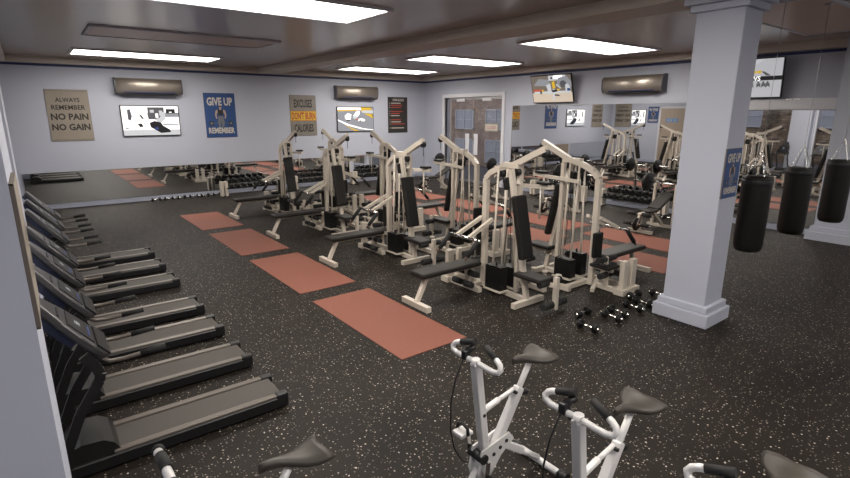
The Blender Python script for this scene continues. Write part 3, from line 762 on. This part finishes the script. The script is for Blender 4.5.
# racks of dumbbells
def make_rack(label):
    t = thing('dumbbell_rack', label, 'rack', group='white two tier dumbbell racks')
    for s in (-1, 1):
        for q in (-1, 1):
            x = s * .86 + q * .062
            l = MB().m(frame_w).box(x - .036, x + .036, -.12, .06, .03, .46).build('leg', t)
            MB().m(black_p).box(x - .04, x + .04, -.13, .07, 0, .035).build('rubber_foot', l)
    for (y, z) in ((-.08, .27), (.13, .41)):
        sh = MB().m(iron_m); sh.box(-.80, .80, y - .07, y - .05, z - .03, z); sh.box(-.80, .80, y + .05, y + .07, z - .03, z); sh.build('shelf_rail', t)
    return t
rd = MB().m(chrome_m).cyl((0, -.07, 0), (0, .07, 0), .015, 8)
for s in (-1, 1): rd.m(iron_m).lathe([(.02, s * .07 - .035), (.048, s * .07 - .028), (.056, s * .07 - .012), (.056, s * .07 + .012), (.048, s * .07 + .028), (.02, s * .07 + .035)], (0, s * .02, 0), 12, 'y')
rd = rd.build('dumbbell'); rd['category'] = 'dumbbell'
rd_used = False
def fill_rack(rack, where, group):
    global rd_used
    M = rack.matrix_basis
    for tier, (y, z) in enumerate(((-.08, .327), (.13, .467))):
        for k in range(8):
            c = rd if not rd_used else rd.copy()
            if rd_used: col.objects.link(c)
            rd_used = True
            c.location = M @ Vector((-.665 + .19 * k, y, z)); c.rotation_euler = rack.rotation_euler
            c['label'] = 'dumbbell on the ' + ('lower' if tier == 0 else 'upper') + ' tier of the rack ' + where
            c['group'] = ('lower' if tier == 0 else 'upper') + ' tier dumbbells on the rack ' + where
rk = None
for (x, y, rz, where) in ((5.25, 15.50, 0, 'at the left of the back wall'), (7.45, 15.50, 0, 'in the middle of the back wall'), (9.65, 15.50, 0, 'at the right of the back wall'),
                          (12.0, 6.93, R(-90), 'beside the nearest weight bench'), (12.0, 9.25, R(-90), 'second along the right wall')):
    lb = 'white two tier rack full of dumbbells ' + where
    if rk is None: rk = make_rack(lb); rk.location = (x, y, 0); rk.rotation_euler = (0, 0, rz); r_ = rk
    else: r_ = copy_tree(rk, loc=(x, y, 0), rz=rz, label=lb)
    bpy.context.view_layer.update()
    fill_rack(r_, where, None)

# ------------------------------------------------------------------ weight benches with barbells
def make_weight_bench(label):
    """origin at the front T foot; bench runs toward +x"""
    t = thing('weight_bench', label, 'weight bench', group='incline weight benches by the right wall')
    f = MB().m(frame_w); f.beam((0, -.28, .035), (0, .28, .035), .06, .06); f.beam((0, 0, .05), (0, 0, .42), .055, .055, side=(0, 1, 0)); f.beam((0, 0, .40), (.55, 0, .40), .055, .055)
    f.beam((.88, -.34, .035), (.88, .32, .035), .06, .06); f.beam((.45, 0, .40), (.90, 0, .05), .05, .05, side=(0, 1, 0)); f.build('frame', t)
    for y in (-.24, .22): MB().m(frame_w).beam((.88, y, .05), (.88, y, .93), .055, .055, side=(0, 1, 0)).box(.85, .94, y - .028, y + .028, .90, .935).box(.93, .945, y - .028, y + .028, .90, .985).build('upright', t)
    MB().m(bench_v).beam((.10, 0, .43), (.46, 0, .43), .28, .06, bev=.02).build('seat', t)
    MB().m(bench_v).beam((.48, 0, .45), (1.04, 0, .72), .28, .06, side=(0, 1, 0), bev=.02).build('back_pad', t)
    lv = MB().m(frame_w).beam((-.02, 0, .42), (-.16, 0, .16), .045, .045, side=(0, 1, 0)).cyl((-.05, -.28, .40), (-.05, .28, .40), .014, 8).cyl((-.14, -.30, .20), (-.14, .30, .20), .014, 8).build('leg_lever', t)
    for s in (-1, 1):
        MB().m(foam_m).cyl((-.05, s * .06, .40), (-.05, s * .26, .40), .04).build('foam_roller', lv)
        MB().m(foam_m).cyl((-.14, s * .10, .20), (-.14, s * .28, .20), .04).build('foam_roller', lv)
    MB().m(iron_m).lathe([(.02, -.02), (.125, -.02), (.135, -.012), (.135, .012), (.125, .02), (.02, .02)], (-.14, .0, .20), 22, 'y').build('weight_plate', lv)
    return t
def make_barbell(label):
    t = thing('barbell', label, 'barbell', group='loaded barbells racked on the weight benches')
    MB().m(chrome_m).cyl((0, -.75, 0), (0, .75, 0), .014, 10).build('bar', t)
    for s in (-1, 1):
        for d, rr in ((.40, .20), (.45, .17)):
            MB().m(iron_m).lathe([(.02, -.022), (rr * .93, -.022), (rr, -.012), (rr, .012), (rr * .93, .022), (.02, .022)], (0, s * d, 0), 26, 'y').build('weight_plate', t)
        MB().m(chrome_m).cyl((0, s * .49, 0), (0, s * .52, 0), .03, 12).build('collar', t)
    return t
wb = bb = None
bw = ['nearest the column', 'second from the column', 'third from the column', 'farthest from the column']
for k in range(4):
    y = 5.42 + PT * k
    l1 = 'incline weight bench with black pads in front of the right mirror, ' + bw[k]
    l2 = 'chrome barbell with black plates resting on the weight bench ' + bw[k]
    if wb is None: wb = make_weight_bench(l1); wb.location = (9.8, y, 0); bb = make_barbell(l2); bb.location = (10.70, y, .950)
    else: copy_tree(wb, loc=(9.8, y, 0), label=l1); copy_tree(bb, loc=(10.70, y, .950), label=l2)

# ------------------------------------------------------------------ punching bags
def make_bag(label):
    t = thing('punching_bag', label, 'punching bag', group='black punching bags hanging in a row')
    b2 = MB().m(bag_m); r = .158
    b2.lathe([(.02, -.905), (r * .80, -.90), (r * .93, -.875), (r, -.82), (r, -.12), (r, -.03), (r * .97, 0), (.02, .0)], (0, 0, 0), 32)
    b2.build('bag', t)
    s = MB().m(black_p)
    s.lathe([(r + .003, -.09), (r + .005, -.085), (r + .005, -.045), (r + .003, -.04)], (0, 0, 0), 32)
    s.build('strap_band', t)
    for k in range(4):
        a = PI / 4 + k * PI / 2
        c = MB().m(chrome_m); p0 = Vector((math.cos(a) * r * .9, math.sin(a) * r * .9, -.02)); p1 = Vector((0, 0, .30))
        n = 12
        for i in range(n):
            q0 = p0.lerp(p1, i / n); q1 = p0.lerp(p1, (i + 1.25) / n)
            d = Vector((math.cos(a + PI / 2), math.sin(a + PI / 2), 0)) if i % 2 else Vector((math.cos(a), math.sin(a), 0))
            c.tube([q0, (q0 + q1) / 2 + d * .006, q1, (q0 + q1) / 2 - d * .006, q0], .0022, 5, cap=False)
        c.build('chain', t)
    h = MB().m(steel_m); h.cyl((0, 0, .29), (0, 0, 2.03), .0022, 6); h.lathe([(.01, 2.01), (.05, 2.01), (.05, 2.03), (.01, 2.03)], (0, 0, 0), 14); h.build('hanger', t)
    return t
bags = [(6.74, 2.33, 1.69, 'black punching bag nearest the column'), (8.15, 2.33, 1.705, 'black punching bag in the middle of the three'), (9.20, 2.16, 1.76, 'black punching bag farthest from the column, at the edge of the view')]
bg = None
for (x, y, z, lb) in bags:
    if bg is None: bg = make_bag(lb); bg.location = (x, y, z)
    else: copy_tree(bg, loc=(x, y, z), label=lb)

# ------------------------------------------------------------------ posters, screens, air conditioners
PXZ = Matrix(((1, 0, 0, 0), (0, 0, 1, 0), (0, 1, 0, 0), (0, 0, 0, 1)))
def flat(parent, name, shapes, y0, step=.0015):
    """one mesh of coloured polygons lying on each other, facing -y"""
    m = MB()
    for i, (mm, poly) in enumerate(shapes):
        m.m(mm).quad([(x, y0 - step * (i + 1), z) for x, z in poly])
    me = m.bm
    return m.build(name, parent)
def rect(x0, x1, z0, z1): return [(x0, z0), (x1, z0), (x1, z1), (x0, z1)]
def circ(cx, cz, r, rz=None, n=12): rz = rz or r; return [(cx + r * math.cos(2 * PI * k / n), cz + rz * math.sin(2 * PI * k / n)) for k in range(n)]
def poster(loc, rz, w, h, m, label):
    t = thing('poster', label, 'poster', loc, rz)
    MB().m(m).box(-w / 2 + .006, w / 2 - .006, -.016, -.001, -h / 2 + .006, h / 2 - .006).build('panel', t)
    f = MB().m(p_edge)
    for (a, b2, c, d) in ((-w / 2, -w / 2 + .006, -h / 2, h / 2), (w / 2 - .006, w / 2, -h / 2, h / 2), (-w / 2, w / 2, -h / 2, -h / 2 + .006), (-w / 2, w / 2, h / 2 - .006, h / 2)): f.box(a, b2, -.014, 0, c, d)
    f.build('frame', t)
    return t
def poster_nopain(loc, rz, label):
    t = poster(loc, rz, .92, 1.28, canvas_m, label)
    flat(t, 'border', [(ink, rect(-.43, .43, .60, .605)), (ink, rect(-.43, .43, -.605, -.60))], -.016)
    text_into(t, 'lettering', 'ALWAYS', .52, .105, 0, .385, -.020, ink, .02); text_into(t, 'lettering', 'REMEMBER', .72, .115, 0, .20, -.020, ink, .02)
    text_into(t, 'lettering', 'NO PAIN', .80, .165, 0, -.03, -.020, ink, .035); text_into(t, 'lettering', 'NO GAIN', .82, .165, 0, -.29, -.020, ink, .035)
    return t
def lifter(k=1.0):
    s = []
    def L(mm, pts): s.append((mm, [(x * k, z * k) for x, z in pts]))
    L(p_grey, [(-.07, -.02), (.07, -.02), (.10, -.20), (.07, -.36), (.02, -.36), (.01, -.20), (-.01, -.20), (-.02, -.36), (-.07, -.36), (-.10, -.20)])
    L(p_black, [(-.06, .0), (.06, .0), (.085, .16), (-.085, .16)])
    L(p_skin, [(-.085, .17), (-.14, .14), (-.165, .02), (-.14, -.10), (-.105, -.09), (-.12, .02), (-.08, .10)])
    L(p_skin, [(.085, .17), (.14, .14), (.165, .02), (.14, -.10), (.105, -.09), (.12, .02), (.08, .10)])
    L(p_skin, [(-.03, .16), (.03, .16), (.03, .20), (-.03, .20)])
    L(p_skin, circ(0, .235, .036, .048))
    L(p_black, circ(0, .268, .037, .022))
    for sx in (-1, 1): L(p_black, circ(sx * .28, -.23, .07)); L(p_grey, circ(sx * .28, -.23, .04))
    L(p_grey, rect(-.22, .22, -.235, -.222))
    return s
def poster_giveup(loc, rz, label, k=1.0):
    t = poster(loc, rz, .90 * k, 1.29 * k, p_blue, label)
    text_into(t, 'lettering', 'GIVE UP', .74 * k, .24 * k, 0, .40 * k, -.020, p_white, .038)
    text_into(t, 'lettering', 'REMEMBER', .76 * k, .17 * k, 0, -.44 * k, -.020, p_white, .038)
    flat(t, 'printed_figure', lifter(k), -.017, .0006)
    return t
YP = YB
poster_nopain((.94, YP, 2.36), 0, 'tan poster reading ALWAYS REMEMBER NO PAIN NO GAIN, on the back wall')
poster_giveup((4.69, YP, 2.355), 0, 'blue GIVE UP REMEMBER poster on the back wall between two televisions')
t = poster((7.35, YP, 2.345), 0, .92, 1.30, metal_poster, 'worn metal poster with yellow band reading EXCUSES DON\'T BURN CALORIES')
flat(t, 'yellow_band', [(p_yel, rect(-.45, .45, -.17, .15)), (p_red, rect(-.45, .45, .135, .15)), (p_red, rect(-.45, .45, -.17, -.155))], -.016)
text_into(t, 'lettering', 'EXCUSES', .64, .26, 0, .385, -.020, ink, .03); text_into(t, 'lettering', "DON'T BURN", .84, .24, 0, -.01, -.022, p_red, .03); text_into(t, 'lettering', 'CALORIES', .68, .26, 0, -.40, -.020, ink, .03)
t = poster((11.14, YP, 2.355), 0, .88, 1.30, p_black, 'black poster headed GYM RULES at the right end of the back wall')
text_into(t, 'lettering', 'GYM RULES', .50, .085, .02, .545, -.020, p_white, .02)
rl = []
random.seed(3)
for k in range(13):
    z = .43 - k * .075; w_ = random.uniform(.22, .36)
    if k % 4 == 3: continue
    rl.append((p_red if k % 3 else p_white, rect(-.30, -.30 + w_ * 1.7, z - .014, z + .014)))
    rl.append((p_white, circ(-.36, z, .015)))
flat(t, 'rules_text', rl, -.016, .0002)
# posters on the left wall, seen in the mirrors
poster_nopain((XL, 15.5, 2.36), R(90), 'tan NO PAIN NO GAIN poster on the left wall near the corner')
poster_giveup((XL, 13.83, 2.355), R(90), 'blue GIVE UP REMEMBER poster on the left wall beside the tan door', .62)
poster_giveup((6.08, CY0, 1.765), 0, 'small blue GIVE UP REMEMBER poster on the free-standing column', .42)
# small poster on the near pilaster (faces +x)
t = poster((-.08, 2.585, 1.875), R(90), .49, .56, canvas_m, 'small tan framed poster seen edge-on on the near left pilaster')
text_into(t, 'lettering', 'NO PAIN', .34, .08, 0, .05, -.020, ink); text_into(t, 'lettering', 'NO GAIN', .34, .08, 0, -.07, -.020, ink)

def tv(loc, rot, w, h, shapes, label, texts=()):
    t = thing('television', label, 'television', loc); t.rotation_euler = rot
    MB().m(black_p).box(-w / 2, w / 2, -.05, -.005, -h / 2, h / 2, .006, seg=1).build('bezel', t)
    a, b2 = w / 2 - .022, h / 2 - .022
    s = flat(t, 'screen', [(m_, [(max(-a, min(a, x * a)), max(-b2, min(b2, z * b2))) for x, z in pl]) for m_, pl in shapes], -.051, .0004)
    for (st, mm, ww, hh, x, z) in texts: text_into(s, 'lettering', st, ww, hh, x, z, -.051 - .0004 * (len(shapes) + 3), mm, .02)
    MB().m(black_p).box(-.15, .15, -.006, .005, -.12, .12).build('wall_mount', t)
    return t
gymshot = [(S['white'], rect(-1, 1, -1, 1)), (S['lgrey'], rect(-1, 1, -1, -.62)), (S['grey'], rect(-.12, 1, .25, .55)), (S['dgrey'], rect(-.10, .48, .10, .92)), (S['lgrey'], rect(-.02, .12, .55, .75)), (S['white'], rect(.16, .26, .2, .5)), (S['lgrey'], rect(.30, .42, .35, .7)),
           (S['black'], rect(.55, .88, .50, .80)), (S['grey'], rect(.50, .95, .38, .50)), (S['white'], rect(.66, .76, .55, .62)),
           (S['dgrey'], [(-.80, .75), (-.70, .78), (-.66, .3), (-.72, .0), (-.80, .1)]), (S['dgrey'], [(-.42, .45), (-.34, .4), (-.25, .15), (-.33, .12)]), (S['black'], [(-.50, -.20), (-.36, -.18), (-.30, -.40), (-.42, -.45)]), (S['dgrey'], rect(-.92, -.82, -.55, -.48)),
           (S['lgrey'], [(.10, .1), (.30, .2), (.42, .6), (.52, .6), (.50, .1), (.30, -.2)]),
           (S['black'], [(-.08, -.15), (.10, -.02), (.32, -.12), (.40, -.35), (.62, -.62), (.66, -.80), (.30, -.86), (.10, -.62), (-.05, -.45)]), (S['grey'], [(.40, -.2), (.95, -.22), (.95, -.30), (.40, -.30)]), (S['navy'], [(.08, -.5), (.18, -.42), (.24, -.58), (.12, -.62)])]
raceshot = [(S['grey'], rect(-1, 1, -1, 1)), (S['white'], rect(-1, .3, .78, 1)), (S['yellow'], [(-1, .66), (.1, .72), (.1, .82), (-1, .78)]), (S['yellow'], rect(.3, .9, .68, 1)), (S['lgrey'], [(.35, .55), (1, .5), (1, .78), (.35, .74)]), (S['yellow'], [(.45, .50), (1, .05), (1, .45)]), (S['green'], [(.9, .35), (1, .1), (1, .55)]),
            (S['white'], [(-1, 0), (-.4, -.42), (.4, -.78), (1, -.92), (1, -.98), (.3, -.86), (-.5, -.52), (-1, -.12)]), (S['yellow'], [(-.7, -.42), (-.1, -.85), (.2, -1), (-.1, -1)]),
            (S['white'], [(-.62, .30), (-.45, .52), (-.25, .42), (-.30, -.02), (-.42, -.12), (-.60, .05)]), (S['black'], rect(-.52, -.34, -.14, -.04)), (S['white'], [(-.15, .30), (.05, .72), (.22, .70), (.2, .4), (.0, .10)]), (S['lgrey'], [(-.2, .2), (.0, .3), (.1, .1), (-.1, .0)]),
            (S['white'], [(.10, .02), (.35, .10), (.52, -.05), (.50, -.18), (.12, -.16)]), (S['red'], rect(.0, .14, -.06, .04)), (S['black'], rect(.2, .28, -.2, -.1))]
courtshot = [(S['brown'], rect(-1, 1, -1, 1)), (S['grey'], [(-.9, .3), (-.6, .8), (-.1, .7), (0, .2)]), (S['lgrey'], rect(-.1, .75, .62, 1)), (S['white'], rect(.15, .6, .75, 1)), (S['grey'], [(.25, .2), (.4, .8), (.8, .9), (1, .5), (1, .1)]), (S['dgrey'], circ(.6, .35, .16, .25)),
             (S['tan'], rect(-1, 1, -1, -.28)), (S['red'], rect(-.95, -.5, -.16, .0)), (S['lgrey'], rect(-.9, .95, -.32, -.16)), (S['dgrey'], rect(-.6, -.5, -.36, -.1)), (S['yellow'], rect(-.5, -.4, -.2, -.04)),
             (S['lgrey'], [(-.25, .3), (-.02, .42), (.0, -.1), (-.05, -.4), (-.18, -.4), (-.2, 0)]), (S['yellow'], [(.05, .5), (.18, .62), (.22, .1), (.08, .0)]), (S['lgrey'], [(.06, 0), (.2, .0), (.18, -.45), (.1, -.85), (.0, -.85), (.06, -.4)]), (S['black'], [(.0, -.1), (.25, -.05), (.3, -.2), (.05, -.25)]), (S['black'], circ(.06, .82, .05, .09)),
             (S['lgrey'], [(.3, .35), (.5, .05), (.45, .0), (.25, .3)]), (S['yellow'], rect(.28, .42, -.12, .0)), (S['lgrey'], [(.7, .3), (.85, .35), (.95, .0), (.8, -.3), (.7, -.1)]), (S['navy'], rect(.78, .92, -.18, .02)), (S['black'], [(.12, -.5), (.4, -.55), (.36, -.44), (.18, -.4)])]
newsshot = [(S['sil'], rect(-1, 1, -1, 1)), (S['lgrey'], [(-1, 1), (.5, 1), (-.2, .2), (-1, .2)]), (S['black'], rect(-1, 1, -.12, .10)), (S['dgrey'], [(.42, .35), (.5, .35), (.7, .12), (.56, .12)]), (S['yellow'], rect(.16, .42, .26, .40)), (S['sil'], rect(.27, .29, .24, .42))] + \
           [(S['dgrey'], circ(x, -.22, .035, .05)) for x in (.16, .36, .50, .62)] + [(S['dgrey'], [(x - .05, -.28), (x + .06, -.26), (x + .08, -.50), (x + .02, -.40), (x - .04, -.50)]) for x in (.16, .36, .50, .62)]
tv((2.80, YB, 2.215), (0, 0, 0), 1.46, .83, gymshot, 'flat television showing a bright black and white gym workout, on the back wall')
tv((9.31, YB, 2.215), (0, 0, 0), 1.48, .85, raceshot, 'flat television showing white cars on a race track')
tv((XL, 14.6, 2.2), (0, 0, R(90)), .80, .82, gymshot, 'television on the left wall between the two posters')
tv((XR - .17, 9.84, 3.11), (R(16), 0, R(-90)), 1.46, .80, courtshot, 'tilted wall television showing players on an outdoor court')
tv((XR - .17, 4.72, 3.12), (R(6), 0, R(-90)), 1.35, .80, newsshot, 'wall television with a black NEWS band, beside the column', [('NEWS', S['white'], .34, .09, .10, -.004)])
for (x, y, z, rx) in ((XR - .09, 9.84, 3.11, 18), (XR - .09, 4.72, 3.12, 6)):
    m = MB().m(black_p).box(x - .06, XR, y - .04, y + .04, z - .05, z + .05).build('bracket')
    tag(m, 'black wall bracket behind the ' + ('court game' if y > 8 else 'news') + ' television', 'bracket')

def aircon(loc, rz, label):
    t = thing('air_conditioner', label, 'air conditioner', loc, rz, 'bronze split air conditioners')
    prof = [(0, -.21), (.17, -.21), (.205, -.17), (.235, -.08), (.24, .04), (.225, .13), (.18, .19), (.12, .215), (0, .215)]
    prof = [(x, z * .95 + .012) for x, z in prof]
    M = Matrix(((0, 0, 1, -.80), (-1, 0, 0, 0), (0, 1, 0, 0), (0, 0, 0, 1)))
    MB().m(ac_m).prism(prof, M, 1.60, smooth=True).build('housing', t)
    for x in (-.825, .80): 
        M2 = M.copy(); M2[0][3] = x
        MB().m(ac_end).prism([(a * 1.02, b2 * 1.02) for a, b2 in prof], M2, .025).build('end_panel', t)
    MB().m(black_p).box(-.70, .70, -.20, -.10, -.222, -.205).build('air_slot', t)
    MB().m(black_p).box(-.60, .60, -.02, .001, -.225, -.212).build('wall_mount', t)
    MB().m(blue_m).box(-.62, .62, -.232, -.205, -.165, -.145).build('louvre_line', t)
    return t
a0 = aircon((2.83, YB, 3.115), 0, 'bronze air conditioner above the black and white workout television')
copy_tree(a0, loc=(9.33, YB, 3.115), label='bronze air conditioner above the car race television')
copy_tree(a0, loc=(XR, 7.36, 3.12), rz=R(-90), label='bronze air conditioner on the right wall above the tall mirror')

# ------------------------------------------------------------------ sky and camera
wd = bpy.data.worlds.new('sky'); sc.world = wd; wd.use_nodes = True
nt = wd.node_tree; bgn = nt.nodes['Background']
sky = nt.nodes.new('ShaderNodeTexSky'); sky.sky_type = 'NISHITA'; sky.sun_disc = False; sky.sun_elevation = R(35); sky.sun_rotation = R(120); sky.air_density = 1.5; sky.dust_density = 1.0
mixn = nt.nodes.new('ShaderNodeMix'); mixn.data_type = 'RGBA'; mixn.inputs['Factor'].default_value = .8
nt.links.new(sky.outputs[0], mixn.inputs['A']); mixn.inputs['B'].default_value = (1.9, 1.85, 1.9, 1)
nt.links.new(mixn.outputs['Result'], bgn.inputs['Color']); bgn.inputs['Strength'].default_value = .42

cd = bpy.data.cameras.new('camera'); cam = bpy.data.objects.new('camera', cd); col.objects.link(cam)
cam.location = (0, 0, 2.4); cam.rotation_euler = (R(90 - 13.876), 0, R(-37.6))
cd.sensor_width = 36; cd.lens = 506.6 / 850 * 36; cd.clip_start = .02
sc.camera = cam
sc.view_settings.view_transform = 'Standard'
sc.view_settings.look = 'None'
sc.view_settings.exposure = 0
sc.cycles.use_denoising = True
sc.cycles.max_bounces = 8
sc.cycles.caustics_reflective = False
